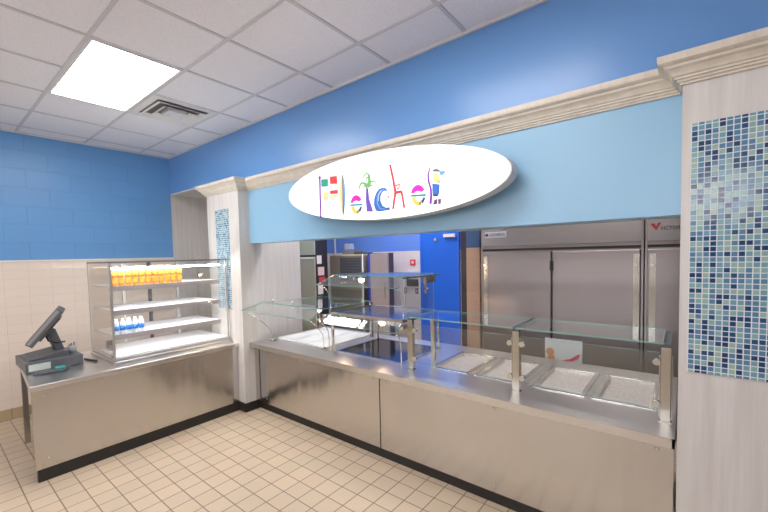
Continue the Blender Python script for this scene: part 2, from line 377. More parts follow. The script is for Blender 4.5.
# ================================================================== wall sign
ART=[('letter_f','purple',[(-2.345,2.362),(-2.347,2.193),(-2.346,2.027),(-2.329,2.026),(-2.329,2.191),(-2.327,2.360)]),
('letter_f','purple',[(-2.321,2.357),(-2.322,2.363),(-2.328,2.369),(-2.335,2.372),(-2.343,2.373),(-2.350,2.370),(-2.354,2.365),(-2.354,2.359),(-2.351,2.353),(-2.345,2.348),(-2.337,2.346),(-2.329,2.347),(-2.323,2.350)]),
('letter_f','teal',[(-2.320,2.342),(-2.240,2.334),(-2.240,2.271),(-2.320,2.280)]),
('letter_f','red',[(-2.217,2.350),(-2.138,2.343),(-2.136,2.280),(-2.216,2.289)]),
('letter_f','cream',[(-2.301,2.234),(-2.244,2.229),(-2.241,2.164),(-2.299,2.166)]),
('letter_f','red',[(-2.218,2.237),(-2.131,2.232),(-2.132,2.202),(-2.218,2.208)]),
('letter_f','cream',[(-2.212,2.202),(-2.143,2.198),(-2.144,2.170),(-2.227,2.174)]),
('letter_l','cream',[(-2.075,2.347),(-2.088,2.326),(-2.096,2.305),(-2.102,2.283),(-2.107,2.261),(-2.110,2.238),(-2.112,2.216),(-2.113,2.193),(-2.113,2.170),(-2.111,2.147),(-2.108,2.124),(-2.104,2.101),(-2.099,2.077),(-2.092,2.054),(-2.079,2.030)]),
('letter_l','skyblue',[(-2.075,2.347),(-2.066,2.323),(-2.060,2.300),(-2.056,2.277),(-2.053,2.254),(-2.051,2.231),(-2.050,2.208),(-2.049,2.186),(-2.050,2.163),(-2.052,2.141),(-2.055,2.118),(-2.058,2.096),(-2.063,2.074),(-2.069,2.052),(-2.079,2.030)]),
('letter_l','navy',[(-2.079,2.348),(-2.080,2.190),(-2.084,2.030),(-2.072,2.029),(-2.072,2.189),(-2.072,2.347)]),
('letter_e','magenta',[(-1.885,2.125),(-1.892,2.138),(-1.901,2.149),(-1.911,2.157),(-1.922,2.163),(-1.935,2.166),(-1.947,2.167),(-1.959,2.164),(-1.970,2.158),(-1.980,2.149),(-1.988,2.139),(-1.994,2.126),(-1.998,2.112),(-1.969,2.112),(-1.967,2.116),(-1.964,2.119),(-1.960,2.121),(-1.955,2.123),(-1.950,2.124),(-1.944,2.124),(-1.938,2.124),(-1.932,2.123),(-1.926,2.122),(-1.921,2.120),(-1.916,2.117),(-1.912,2.114)]),
('letter_e','tealdark',[(-1.999,2.103),(-1.875,2.097),(-1.876,2.082),(-1.999,2.089)]),
('letter_e','yellow',[(-1.994,2.082),(-1.992,2.074),(-1.990,2.066),(-1.986,2.059),(-1.982,2.052),(-1.978,2.046),(-1.973,2.040),(-1.967,2.035),(-1.961,2.031),(-1.955,2.028),(-1.948,2.025),(-1.942,2.024),(-1.935,2.024),(-1.931,2.050),(-1.934,2.051),(-1.938,2.051),(-1.941,2.053),(-1.944,2.055),(-1.947,2.057),(-1.950,2.060),(-1.953,2.064),(-1.955,2.068),(-1.957,2.072),(-1.959,2.076),(-1.960,2.081),(-1.961,2.086)]),
('letter_e','olive',[(-1.935,2.024),(-1.933,2.024),(-1.931,2.024),(-1.929,2.024),(-1.927,2.025),(-1.925,2.025),(-1.923,2.026),(-1.921,2.026),(-1.919,2.027),(-1.917,2.028),(-1.915,2.029),(-1.913,2.030),(-1.911,2.031),(-1.918,2.055),(-1.919,2.054),(-1.920,2.054),(-1.921,2.053),(-1.922,2.053),(-1.923,2.052),(-1.924,2.052),(-1.925,2.051),(-1.926,2.051),(-1.927,2.051),(-1.928,2.051),(-1.930,2.051),(-1.931,2.050)]),
('letter_e','navy',[(-1.906,2.034),(-1.903,2.036),(-1.900,2.038),(-1.897,2.041),(-1.895,2.044),(-1.893,2.047),(-1.890,2.050),(-1.888,2.053),(-1.887,2.057),(-1.885,2.060),(-1.884,2.064),(-1.882,2.067),(-1.881,2.071),(-1.895,2.080),(-1.896,2.077),(-1.897,2.074),(-1.898,2.072),(-1.900,2.069),(-1.901,2.067),(-1.903,2.065),(-1.905,2.063),(-1.907,2.061),(-1.909,2.059),(-1.912,2.058),(-1.914,2.056),(-1.917,2.055)]),
('letter_e','skyblue',[(-2.010,2.128),(-2.014,2.096),(-2.006,2.066),(-2.000,2.066),(-2.008,2.096),(-2.004,2.127)]),
('letter_t','violet',[(-1.837,2.207),(-1.816,2.204),(-1.809,2.125),(-1.773,2.026),(-1.835,2.032),(-1.841,2.129)]),
('letter_t','green',[(-1.808,2.214),(-1.837,2.250),(-1.885,2.260),(-1.908,2.231),(-1.913,2.192),(-1.907,2.191),(-1.895,2.226),(-1.876,2.244),(-1.855,2.236),(-1.840,2.205)]),
('letter_t','green',[(-1.819,2.216),(-1.854,2.230),(-1.872,2.204),(-1.867,2.201),(-1.850,2.220),(-1.829,2.203)]),
('letter_t','green',[(-1.802,2.205),(-1.786,2.240),(-1.759,2.245),(-1.726,2.207),(-1.721,2.208),(-1.751,2.254),(-1.803,2.257),(-1.835,2.221)]),
('letter_t','green',[(-1.813,2.204),(-1.784,2.217),(-1.752,2.204),(-1.750,2.208),(-1.784,2.227),(-1.823,2.219)]),
('letter_t','green',[(-1.805,2.208),(-1.790,2.251),(-1.794,2.298),(-1.826,2.326),(-1.857,2.308),(-1.862,2.285),(-1.857,2.283),(-1.847,2.302),(-1.826,2.314),(-1.814,2.297),(-1.816,2.257),(-1.836,2.219)]),
('letter_t','green',[(-1.804,2.287),(-1.834,2.288),(-1.835,2.263),(-1.830,2.261),(-1.825,2.280),(-1.805,2.274)]),
('letter_c','blue',[(-1.632,2.159),(-1.652,2.183),(-1.680,2.191),(-1.713,2.184),(-1.741,2.160),(-1.760,2.120),(-1.764,2.073),(-1.747,2.031),(-1.718,2.021),(-1.618,2.025),(-1.620,2.044),(-1.656,2.045),(-1.684,2.061),(-1.701,2.096),(-1.700,2.130),(-1.685,2.158),(-1.660,2.166)]),
('letter_c','skyblue',[(-1.667,2.180),(-1.706,2.171),(-1.733,2.135),(-1.737,2.082),(-1.709,2.039),(-1.656,2.030),(-1.655,2.035),(-1.704,2.044),(-1.728,2.083),(-1.724,2.132),(-1.699,2.165),(-1.663,2.173)]),
('letter_c','white',[(-1.694,2.171),(-1.718,2.145),(-1.725,2.099),(-1.721,2.098),(-1.714,2.144),(-1.690,2.168)]),
('letter_c','blue',[(-1.625,2.142),(-1.625,2.144),(-1.627,2.146),(-1.629,2.147),(-1.632,2.148),(-1.634,2.146),(-1.635,2.145),(-1.635,2.142),(-1.634,2.140),(-1.632,2.138),(-1.630,2.138),(-1.627,2.138),(-1.625,2.140)]),
('letter_c','red',[(-1.624,2.116),(-1.625,2.119),(-1.627,2.122),(-1.630,2.124),(-1.634,2.124),(-1.637,2.122),(-1.639,2.120),(-1.639,2.116),(-1.637,2.113),(-1.635,2.111),(-1.631,2.110),(-1.628,2.111),(-1.625,2.113)]),
('letter_h','red',[(-1.618,2.344),(-1.594,2.240),(-1.577,2.143),(-1.557,2.143),(-1.576,2.240),(-1.602,2.344)]),
('letter_h','red',[(-1.576,2.150),(-1.587,2.093),(-1.598,2.028),(-1.583,2.025),(-1.570,2.089),(-1.556,2.145)]),
('letter_h','red',[(-1.570,2.130),(-1.510,2.134),(-1.514,2.150),(-1.574,2.150)]),
('letter_h','red',[(-1.525,2.145),(-1.511,2.083),(-1.502,2.027),(-1.487,2.027),(-1.496,2.083),(-1.508,2.145)]),
('letter_h','red',[(-1.565,2.188),(-1.526,2.189),(-1.527,2.196),(-1.566,2.195)]),
('letter_h','red',[(-1.536,2.193),(-1.541,2.161),(-1.533,2.159),(-1.529,2.191)]),
('letter_h','red',[(-1.558,2.188),(-1.550,2.157),(-1.544,2.157),(-1.552,2.188)]),
('letter_e','magenta',[(-1.330,2.129),(-1.336,2.141),(-1.345,2.151),(-1.355,2.160),(-1.366,2.166),(-1.377,2.169),(-1.389,2.169),(-1.401,2.167),(-1.411,2.161),(-1.421,2.153),(-1.428,2.143),(-1.434,2.131),(-1.437,2.117),(-1.410,2.118),(-1.408,2.121),(-1.405,2.123),(-1.401,2.125),(-1.396,2.127),(-1.391,2.128),(-1.386,2.128),(-1.380,2.128),(-1.374,2.127),(-1.369,2.126),(-1.364,2.124),(-1.359,2.121),(-1.355,2.118)]),
('letter_e','tealdark',[(-1.438,2.109),(-1.320,2.102),(-1.320,2.087),(-1.438,2.096)]),
('letter_e','yellow',[(-1.433,2.089),(-1.431,2.081),(-1.429,2.073),(-1.426,2.066),(-1.422,2.059),(-1.417,2.053),(-1.412,2.047),(-1.407,2.043),(-1.401,2.039),(-1.395,2.035),(-1.389,2.033),(-1.383,2.032),(-1.376,2.031),(-1.372,2.057),(-1.376,2.057),(-1.379,2.058),(-1.382,2.060),(-1.385,2.061),(-1.388,2.064),(-1.391,2.067),(-1.394,2.070),(-1.396,2.074),(-1.398,2.078),(-1.400,2.083),(-1.401,2.087),(-1.402,2.092)]),
('letter_e','olive',[(-1.376,2.031),(-1.374,2.032),(-1.372,2.032),(-1.370,2.032),(-1.368,2.032),(-1.366,2.033),(-1.365,2.033),(-1.363,2.034),(-1.361,2.034),(-1.359,2.035),(-1.357,2.036),(-1.355,2.037),(-1.354,2.038),(-1.360,2.061),(-1.361,2.061),(-1.362,2.060),(-1.363,2.060),(-1.364,2.059),(-1.365,2.059),(-1.366,2.058),(-1.367,2.058),(-1.368,2.058),(-1.369,2.057),(-1.370,2.057),(-1.371,2.057),(-1.372,2.057)]),
('letter_e','navy',[(-1.348,2.041),(-1.345,2.043),(-1.343,2.045),(-1.340,2.048),(-1.338,2.050),(-1.336,2.053),(-1.334,2.056),(-1.332,2.059),(-1.330,2.062),(-1.329,2.066),(-1.327,2.069),(-1.326,2.073),(-1.325,2.077),(-1.339,2.085),(-1.339,2.082),(-1.341,2.080),(-1.342,2.077),(-1.343,2.075),(-1.345,2.073),(-1.346,2.071),(-1.348,2.069),(-1.350,2.067),(-1.352,2.065),(-1.354,2.064),(-1.356,2.062),(-1.359,2.061)]),
('letter_e','skyblue',[(-1.448,2.133),(-1.452,2.102),(-1.444,2.073),(-1.439,2.073),(-1.447,2.102),(-1.444,2.133)]),
('letter_r','purple',[(-1.292,2.268),(-1.306,2.227),(-1.306,2.187),(-1.290,2.135),(-1.288,2.090),(-1.295,2.034),(-1.276,2.030),(-1.271,2.088),(-1.275,2.135),(-1.292,2.187),(-1.294,2.224),(-1.283,2.265)]),
('letter_r','slate',[(-1.211,2.230),(-1.212,2.236),(-1.215,2.241),(-1.219,2.245),(-1.225,2.250),(-1.232,2.253),(-1.240,2.254),(-1.248,2.255),(-1.255,2.254),(-1.261,2.252),(-1.266,2.249),(-1.269,2.245),(-1.270,2.240)]),
('letter_r','skyblue',[(-1.215,2.235),(-1.175,2.231),(-1.178,2.214),(-1.205,2.203),(-1.215,2.218)]),
('letter_r','cream',[(-1.219,2.194),(-1.221,2.210),(-1.228,2.222),(-1.239,2.229),(-1.250,2.227),(-1.259,2.219),(-1.263,2.205),(-1.262,2.189),(-1.256,2.175),(-1.246,2.167),(-1.235,2.166),(-1.225,2.173),(-1.220,2.186)]),
('letter_r','yellow',[(-1.233,2.181),(-1.205,2.174),(-1.210,2.159),(-1.231,2.158)]),
('letter_r','blue',[(-1.270,2.164),(-1.216,2.150),(-1.219,2.097),(-1.228,2.083),(-1.264,2.081),(-1.270,2.118)]),
('letter_r','navy',[(-1.265,2.093),(-1.227,2.090),(-1.229,2.075),(-1.264,2.078)]),
('letter_r','plum',[(-1.259,2.052),(-1.235,2.061),(-1.235,2.027),(-1.265,2.024)]),
('letter_r','plum',[(-1.229,2.056),(-1.207,2.059),(-1.209,2.026),(-1.227,2.024)])]

sg = thing('wall_sign', 'white oval sign with colourful beach-themed letters mounted on the pale blue wall', 'sign', (-1.75,SY,2.215))
def ell(s=.99, n=96):
    return [(-1.755+1.01*s*math.cos(2*PI*i/n), 2.215+.252*s*math.sin(2*PI*i/n)-.036*1.01*math.cos(2*PI*i/n)) for i in range(n)]
MB().prism(ell(), 'y', 2.200, 2.30).build('edge_return', M['signedge'], sg)
MB().prism(ell(.982), 'y', 2.196, 2.2005).build('face_panel', M['signglow'], sg)
for x in (-2.4,-1.75,-1.1): MB().tube([(x,2.29,2.215),(x,SY,2.215)], .015).build('standoff', M['post'], sg)
COL = dict(purple=(128,44,176),teal=(26,168,140),red=(232,52,64),cream=(250,222,150),skyblue=(120,172,226),navy=(52,66,128),magenta=(226,30,190),
  tealdark=(44,158,176),yellow=(236,210,110),olive=(150,150,70),violet=(112,84,190),green=(122,184,110),blue=(56,110,200),white=(240,246,255),slate=(108,120,140),plum=(110,70,120))
CM = {k_: P('sign_'+k_, rgb(*v), .5) for k_, v in COL.items()}
cur = None; order = []
for part, col, pts in ART:
    key = part if not (part == 'letter_e' and pts[0][0] > -1.6) else 'letter_e+'
    if not order or order[-1][0] != key: order.append((key, []))
    order[-1][1].append((col, pts))
for key, items in order:
    b = MB(); mats = []; d0 = 0
    for n_, (col, pts) in enumerate(items):
        if CM[col] not in mats: mats.append(CM[col])
        b.mi = mats.index(CM[col])
        b.prism(pts, 'y', 2.1945-.0002*n_, 2.197)
    b.build(key.rstrip('+'), mats, sg)

# ================================================================== left counter
lc = thing('cashier_counter', 'stainless steel cashier counter with black toe kick along the left', 'counter', (-4.3,1.38,0))
MB().prism([(-4.80,.585),(-3.79,.508),(-3.79,2.256),(-4.80,2.256)],'z',.722,.765).build('worktop', M['steel_top'], lc, bevel=.006)
MB().box(-3.835,-3.812,.52,2.256,.1,.722).build('front_panel', M['steel'], lc)
MB().box(-3.86,-3.815,.53,2.256,0,.1).build('toe_kick', M['black'], lc)
for x, y in ((-4.775,.607),(-4.765,2.2)):
    MB().box(x-.02,x+.02,y-.02,y+.02,0,.722).build('leg', M['post'], lc)
MB().box(-4.74,-3.84,.66,.68,.05,.722).build('side_panel', M['steel_dark'], lc)
MB().box(-4.78,-3.84,.69,2.24,.20,.22).build('undershelf', M['steel_dark'], lc)
for y, z in ((.60,.67),(.60,.17),(1.35,.67),(2.1,.67),(1.9,.17),(1.25,.17)):
    MB().lathe((-3.812,y,z),[(.011,0),(.008,.004)],12,'x').build('screw', M['chrome'], lc)

# ================================================================== serving counter
sc = thing('serving_counter', 'long stainless steel serving counter with food wells under the oval sign', 'counter', (-1.85,2.9,0))
holes = [(-3.58,-2.80,2.66,3.38),(-2.60,-1.86,2.64,3.28),(-1.60,-1.275,2.70,3.28),(-1.21,-.885,2.70,3.28),(-.805,-.48,2.70,3.28),(-.425,-.115,2.70,3.28)]
X0, X1, Y0, Y1 = -3.685, -.018, 2.337, 3.50
xs = sorted({X0,X1,*[h[0] for h in holes],*[h[1] for h in holes]}); ys = sorted({Y0,Y1,*[h[2] for h in holes],*[h[3] for h in holes]})
w = MB()
def inhole(x, y): return any(h[0]<x<h[1] and h[2]<y<h[3] for h in holes)
for a, b_ in zip(xs, xs[1:]):
    for c, d_ in zip(ys, ys[1:]):
        if not inhole((a+b_)/2,(c+d_)/2):
            w.face([(a,c,.765),(b_,c,.765),(b_,d_,.765),(a,d_,.765)])
for a, b_, c, d_ in holes:
    for p, q in (((a,c),(b_,c)),((b_,c),(b_,d_)),((b_,d_),(a,d_)),((a,d_),(a,c))):
        w.face([(p[0],p[1],.765),(q[0],q[1],.765),(q[0],q[1],.715),(p[0],p[1],.715)])
w.box(X0,X1,Y0,Y0+.012,.715,.764); w.box(X0,X1,Y1-.012,Y1,.715,.764); w.box(X0,X0+.012,Y0,Y1,.715,.764); w.box(X1-.012,X1,Y0,Y1,.715,.764)
bmesh.ops.remove_doubles(w.bm, verts=w.bm.verts, dist=.0001)
w.build('worktop', M['steel_top'], sc)
MB().box(X0+.05,X1-.02,2.42,Y1-.05,.60,.70).build('well_body', M['steel_dark'], sc)
MB().box(-3.60,-1.918,2.40,2.415,.1,.717).build('front_panel', M['steel'], sc)
MB().box(-1.908,-.022,2.40,2.415,.1,.717).build('front_panel', M['steel'], sc)
MB().box(-3.66,-.022,2.415,2.43,.1,.72).build('carcass', M['gap'], sc)
MB().box(-3.685,-3.61,2.392,2.414,.1,.717).build('corner_trim', M['steel'], sc)
MB().box(-3.685,-.022,2.44,2.46,0,.1).build('toe_kick', M['black'], sc)
MB().box(-3.66,-.03,3.42,3.46,0,.7).build('back_panel', M['steel_dark'], sc)
for x in (-3.50,-2.9,-1.98,-1.85,-.95,-.09):
    for z in (.67,.15):
        MB().lathe((x,2.40,z),[(.011,0),(.008,-.004)],12,'y').build('screw', M['chrome'], sc)
MB().box(-2.60,-1.86,2.64,3.28,.752,.768).build('ceramic_hot_plate', M['blackglass'], sc)
fr = MB(); fr.box(-2.62,-1.84,2.62,2.64,.765,.772); fr.box(-2.62,-1.84,3.28,3.30,.765,.772); fr.box(-2.62,-2.60,2.64,3.28,.765,.772); fr.box(-1.86,-1.84,2.64,3.28,.765,.772)
fr.build('hot_plate_rim', M['chrome'], sc)
# black wrapping kick of the corner column
MB().box(-3.815,-3.685,CF-.006,CF,0,.1).build('baseboard_column', M['black'], kind='structure')
MB().box(-3.69,-3.685,CF-.006,2.44,0,.1).build('baseboard_column_side', M['black'], kind='structure')
M['lid'] = P('lid_white', rgb(218,217,222), .4)
# white lids on the cold well
lids = ['leftmost white lid on the cold well, beside the wood wing wall','middle of the three white lids on the cold well','rightmost white lid on the cold well, beside the black hot plate']
for i in range(3):
    a = -3.59+.265*i
    b = MB(); b.box(a,a+.252,2.65,3.39,.765,.777); b.box(a+.03,a+.228,2.70,3.34,.777,.781)
    tag(b.build('well_lid', M['lid'], bevel=.003), lids[i], 'lid', 'white lids on the cold well')
# food pans
k = NT('hammered_pan'); v = k.node('ShaderNodeTexVoronoi'); v.inputs['Scale'].default_value = 55; k.pos(); k.link(k._tc, v.inputs[0])
k.b.inputs['Base Color'].default_value = rgb(226,216,214); k.b.inputs['Roughness'].default_value = .42; k.b.inputs['Metallic'].default_value = .25
k.link(k.ramp(v.outputs['Distance'], [(0, rgb(216,202,200)), (.6, rgb(186,172,170))]), k.b.inputs['Base Color'])
k.bump(v.outputs['Distance'], .5, .004); M['pan'] = k.m
pl = ['pale food pan in the serving counter, nearest the black hot plate','pale food pan half hidden behind the middle guard post','pale food pan just right of the middle guard post','pale food pan at the right end of the serving counter']
for (a, b_, c, d_), l in zip(holes[2:], pl):
    t = thing('food_pan', l, 'food pan', ((a+b_)/2,(c+d_)/2,.70), 'food pans in the serving counter')
    r = MB()
    r.box(a-.008,b_+.008,c-.008,c+.022,.765,.770); r.box(a-.008,b_+.008,d_-.022,d_+.008,.765,.770); r.box(a-.008,a+.022,c+.022,d_-.022,.765,.770); r.box(b_-.022,b_+.008,c+.022,d_-.022,.765,.770)
    r.build('rim', M['chrome'], t, bevel=.002)
    p = MB(); a2, b2, c2, d2 = a+.02, b_-.02, c+.02, d_-.02; e = .012; zb = .748
    p.face([(a2+e,c2+e,zb),(b2-e,c2+e,zb),(b2-e,d2-e,zb),(a2+e,d2-e,zb)])
    for (p1, q1, p2, q2) in (((a2,c2),(b2,c2),(b2-e,c2+e),(a2+e,c2+e)),((b2,c2),(b2,d2),(b2-e,d2-e),(b2-e,c2+e)),((b2,d2),(a2,d2),(a2+e,d2-e),(b2-e,d2-e)),((a2,d2),(a2,c2),(a2+e,c2+e),(a2+e,d2-e))):
        p.face([(*p1,.767),(*q1,.767),(*p2,zb),(*q2,zb)])
    p.build('tray', M['pan'], t)

# ================================================================== sneeze guards
def clamp(x, y, z, parent, r=.018, axis='y'):
    MB().lathe((x,y,z),[(r,-.014),(r,.014)],14,axis).build('clamp', M['chrome'], parent)
sgC = thing('sneeze_guard', 'two-bay glass sneeze guard on square steel posts over the food pans', 'sneeze guard', (-.88,2.75,.765))
FP = (-1.70,-.855,-.062)
for i, x in enumerate(FP):
    b = MB(); b.box(x-.022,x+.022,2.545,2.575,.765,1.172)
    if i < 3: b.box(x-.030,x-.022,2.55,2.57,.79,1.13); b.box(x+.022,x+.030,2.55,2.57,.79,1.13)
    b.build('post', M['post'], sgC, bevel=.002)
    if i == 0: MB().box(x-.018,x+.018,2.90,2.93,.765,1.172).build('rear_post', M['post'], sgC, bevel=.002)
    MB().box(x-.02,x+.02,2.545,2.96,1.172,1.192).build('arm', M['charcoal'], sgC)
    b = MB(); b.box(x-.03,x+.03,2.537,2.583,.765,.769); b.build('foot_plate', M['post'], sgC)
    for z in (.86,1.09):
        for s in (-1,1):
            if (i == 0 and s < 0) or (i == 2 and s > 0): continue
            clamp(x+s*.04, 2.55, z, sgC)
for a, b_ in ((FP[0]+.03,FP[1]-.03),(FP[1]+.03,FP[2]-.03)):
    pane([(a,2.56,.83),(b_,2.56,.83),(b_,2.56,1.14),(a,2.56,1.14)], .008, 'front_glass', sgC)
    pane([(a-.02,2.52,1.193),(b_+.02,2.52,1.193),(b_+.02,2.96,1.193),(a-.02,2.96,1.193)], .009, 'top_glass', sgC)
pane([(FP[2]+.03,2.60,.83),(FP[2]+.03,2.88,.83),(FP[2]+.03,2.88,1.14),(FP[2]+.03,2.60,1.14)], .006, 'end_glass', sgC, [M['glass']]*2)

db = thing('display_shelf', 'two-tier heated glass display shelf above the black hot plate', 'display shelf', (-2.2,2.9,.765))
fr = MB(); fr.box(-2.66,-1.80,2.585,2.61,1.13,1.155); fr.box(-2.66,-1.80,3.25,3.275,1.13,1.155); fr.box(-2.66,-2.635,2.61,3.25,1.13,1.155); fr.box(-1.825,-1.80,2.61,3.25,1.13,1.155)
fr.build('deck_frame', M['chrome'], db)
MB().box(-2.635,-1.825,2.61,3.25,1.132,1.150).build('deck_glass', M['hplate'], db)
for x in (-2.60,-1.84):
    MB().tube([(x,3.255,.765),(x,3.255,1.13)],.009).build('rear_post', M['post'], db)
MB().tube([(-2.665,2.62,.765),(-2.665,2.62,1.13)],.014).build('front_post', M['post'], db)
pane([(-2.65,2.42,1.07),(-1.74,2.42,1.07),(-1.81,2.60,1.125),(-2.72,2.60,1.125)], .009, 'lower_guard_glass', db)
pane([(-2.66,2.42,1.432),(-1.72,2.42,1.432),(-1.80,2.61,1.508),(-2.62,2.61,1.515)], .009, 'upper_guard_glass', db)
pane([(-2.64,2.61,1.513),(-1.80,2.61,1.513),(-1.80,3.09,1.518),(-2.62,3.09,1.518)], .009, 'top_glass', db)
pane([(-1.79,2.62,1.158),(-1.79,3.08,1.158),(-1.79,3.08,1.51),(-1.79,2.62,1.51)], .007, 'end_glass', db)
pane([(-2.68,2.62,1.158),(-2.68,3.08,1.158),(-2.68,3.08,1.51),(-2.68,2.62,1.51)], .007, 'end_glass', db)
for x in (-1.80,-2.66):
    b = MB(); b.box(x-.012,x+.012,2.60,3.2,1.497,1.511); b.box(x-.016,x+.016,2.95,3.12,1.44,1.497)
    b.build('top_rail', M['post'], db)
    b = MB(); b.tube([(x+.05,2.43,1.425),(x+.03,2.50,1.40),(x+.02,2.56,1.34),(x+.02,2.575,1.27),(x+.02,2.575,1.156)],.005); b.build('support_rod', M['chrome'], db)
    b = MB(); b.tube([(x+.05,2.43,1.062),(x+.02,2.50,1.03),(x,2.55,.97),(x,2.56,.90),(x,2.56,.765)],.005); b.build('support_rod', M['chrome'], db)
for x, y, z in ((-2.69,2.50,1.10),(-2.69,2.58,1.125),(-1.79,2.60,1.10)):
    b = MB(); b.box(x-.022,x+.022,y-.05,y+.05,z-.018,z+.01); b.build('bracket', M['chrome'], db, bevel=.004)
MB().box(-1.83,-1.72,2.585,2.61,1.04,1.10).build('bracket', M['post'], db)
lamp_label = {(-2.62,1.085):'left round heat lamp glowing under the lower deck of the display shelf',(-2.12,1.085):'right round heat lamp glowing under the lower deck of the display shelf',
   (-2.36,1.475):'round glow standing for a reflection in the top glass of the display shelf'}  # upper glow is a reflection in the glass, modelled as a small lamp
for (x, z), l in lamp_label.items():
    t = thing('heat_lamp_and_glow', l, 'heat lamp', (x,2.72,z), 'heat lamps of the display shelf')
    MB().lathe((x,2.72,z),[(.026,.05 if z < 1.3 else .035),(.034,.02),(.036,.004)],18).build('lamp_housing', M['chrome'], t)
    MB().lathe((x,2.72,z),[(.006,-.028),(.020,-.020),(.028,-.006),(.028,.004),(.02,.012)],18).build('bulb', M['bulb'], t)
bar = MB(); bar.box(-2.64,-1.82,2.70,2.74,1.507,1.512); bar.build('glow_rail', M['post'], db)

ga = thing('sneeze_guard', 'low slanted glass sneeze guard over the white lids beside the left column', 'sneeze guard', (-3.2,2.7,.765))
pane([(-3.675,2.235,1.135),(-2.70,2.34,1.098),(-2.74,2.56,1.165),(-3.675,2.52,1.19)], .009, 'slanted_glass', ga)
pane([(-3.67,2.56,1.185),(-2.76,2.58,1.172),(-2.76,3.35,1.172),(-3.60,3.35,1.185)], .008, 'top_glass', ga)
for pts in ([(-3.66,2.30,1.12),(-3.62,2.44,1.0),(-3.56,2.52,.90),(-3.54,2.53,.765)],[(-2.74,2.38,1.10),(-2.74,2.47,1.03),(-2.74,2.55,.93),(-2.74,2.57,.765)]):
    MB().tube(pts,.005).build('support_rod', M['chrome'], ga)
for x in (-3.60,-2.74):
    MB().box(x-.014,x+.014,3.30,3.33,.765,1.17).build('rear_post', M['post'], ga)
for x, y in ((-3.54,2.54),(-2.74,2.58)):
    MB().box(x-.03,x+.03,y-.03,y+.03,.765,.785).build('foot_clamp', M['chrome'], ga, bevel=.003)
for x in (-3.55,-3.2):
    MB().tube([(x,2.56,1.192),(x+.0,2.56,1.235)],.008).build('glass_clip', M['chrome'], ga)

# ================================================================== display case
M['cpost'] = P('case_post', rgb(206,202,200), .35, .9); M['rail'] = P('shelf_edge', rgb(186,178,180), .4, .3)
CX0, CX1, CY0, CY1 = -4.62, -3.95, 1.112, 2.245
dc = thing('display_case', 'glass display case with lit shelves of drinks on the cashier counter', 'display case', (-4.28,1.68,.765))
MB().box(CX0-.01,CX1+.03,CY0-.01,CY1+.005,.765,.79).build('base_plate', M['steel_top'], dc, bevel=.004)
MB().box(CX0,CX1+.012,CY0,CY1,.79,.815).build('base_frame', M['cpost'], dc)
MB().box(CX0+.02,CX1-.01,CY0+.02,CY1-.02,.815,.83).build('bottom_deck', M['white'], dc)
for x in (CX0,CX1-.016):
    for y in (CY0,CY1-.018):
        MB().box(x,x+.016,y,y+.018,.815,1.695).build('corner_post', M['cpost'], dc)
b = MB()
for x in (CX0,CX1-.016): b.box(x,x+.016,CY0,CY1,1.685,1.700)
for y in (CY0,CY1-.016): b.box(CX0+.016,CX1-.016,y,y+.016,1.685,1.700)
b.build('top_frame', P('case_frame', rgb(150,152,152), .35, 1), dc)
GS = [M['glass_clear'], M['glass_clear']]
pane([(CX1-.004,CY0+.02,.82),(CX1-.004,CY1-.02,.82),(CX1-.004,CY1-.02,1.685),(CX1-.004,CY0+.02,1.685)], .005, 'front_glass', dc, GS)
pane([(CX0+.016,CY1-.006,.82),(CX1-.016,CY1-.006,.82),(CX1-.016,CY1-.006,1.685),(CX0+.016,CY1-.006,1.685)], .005, 'end_glass', dc, GS)
pane([(CX0+.016,CY0+.004,.82),(CX1-.016,CY0+.004,.82),(CX1-.016,CY0+.004,1.685),(CX0+.016,CY0+.004,1.685)], .005, 'end_glass', dc, [M['glass_side']]*2)
pane([(CX0+.016,CY0+.016,1.693),(CX1-.016,CY0+.016,1.693),(CX1-.016,CY1-.016,1.693),(CX0+.016,CY1-.016,1.693)], .005, 'top_glass', dc, [M['glass'], M['glass']])
for a, b_ in ((CY0+.018,1.70),(1.66,CY1-.018)):
    x = CX0+.004 if a < 1.5 else CX0+.012
    t = pane([(x,a,.82),(x,b_,.82),(x,b_,1.685),(x,a,1.685)], .004, 'sliding_door', dc, GS)
    b = MB(); b.box(x-.003,x+.007,(b_-.025 if a < 1.5 else a),(b_ if a < 1.5 else a+.025),.82,1.685); b.build('door_stile', M['charcoal'], t)
MB().box(CX0+.03,CX0+.05,1.96,1.985,.83,1.68).build('shelf_standard', M['cpost'], dc)
MB().box(CX0+.03,CX0+.05,1.40,1.425,.83,1.68).build('shelf_standard', M['cpost'], dc)
SZ = (1.468,1.245,1.02)
for z in SZ:
    s = MB().box(CX0+.06,CX1-.05,CY0+.025,CY1-.07,z-.012,z).build('shelf', M['white'], dc)
    MB().box(CX1-.058,CX1-.045,CY0+.025,CY1-.07,z-.042,z+.004).build('shelf_rail', M['rail'], s)
    MB().box(CX1-.085,CX1-.062,CY0+.03,CY1-.08,z-.024,z-.013).build('shelf_lamp', M['led'], s)
    MB().box(CX0+.05,CX0+.062,CY0+.025,CY1-.07,z-.02,z+.004).build('shelf_rail', M['rail'], s)
MB().box(CX1-.085,CX1-.055,CY0+.03,CY1-.05,1.628,1.642).build('top_lamp', M['led'], dc)
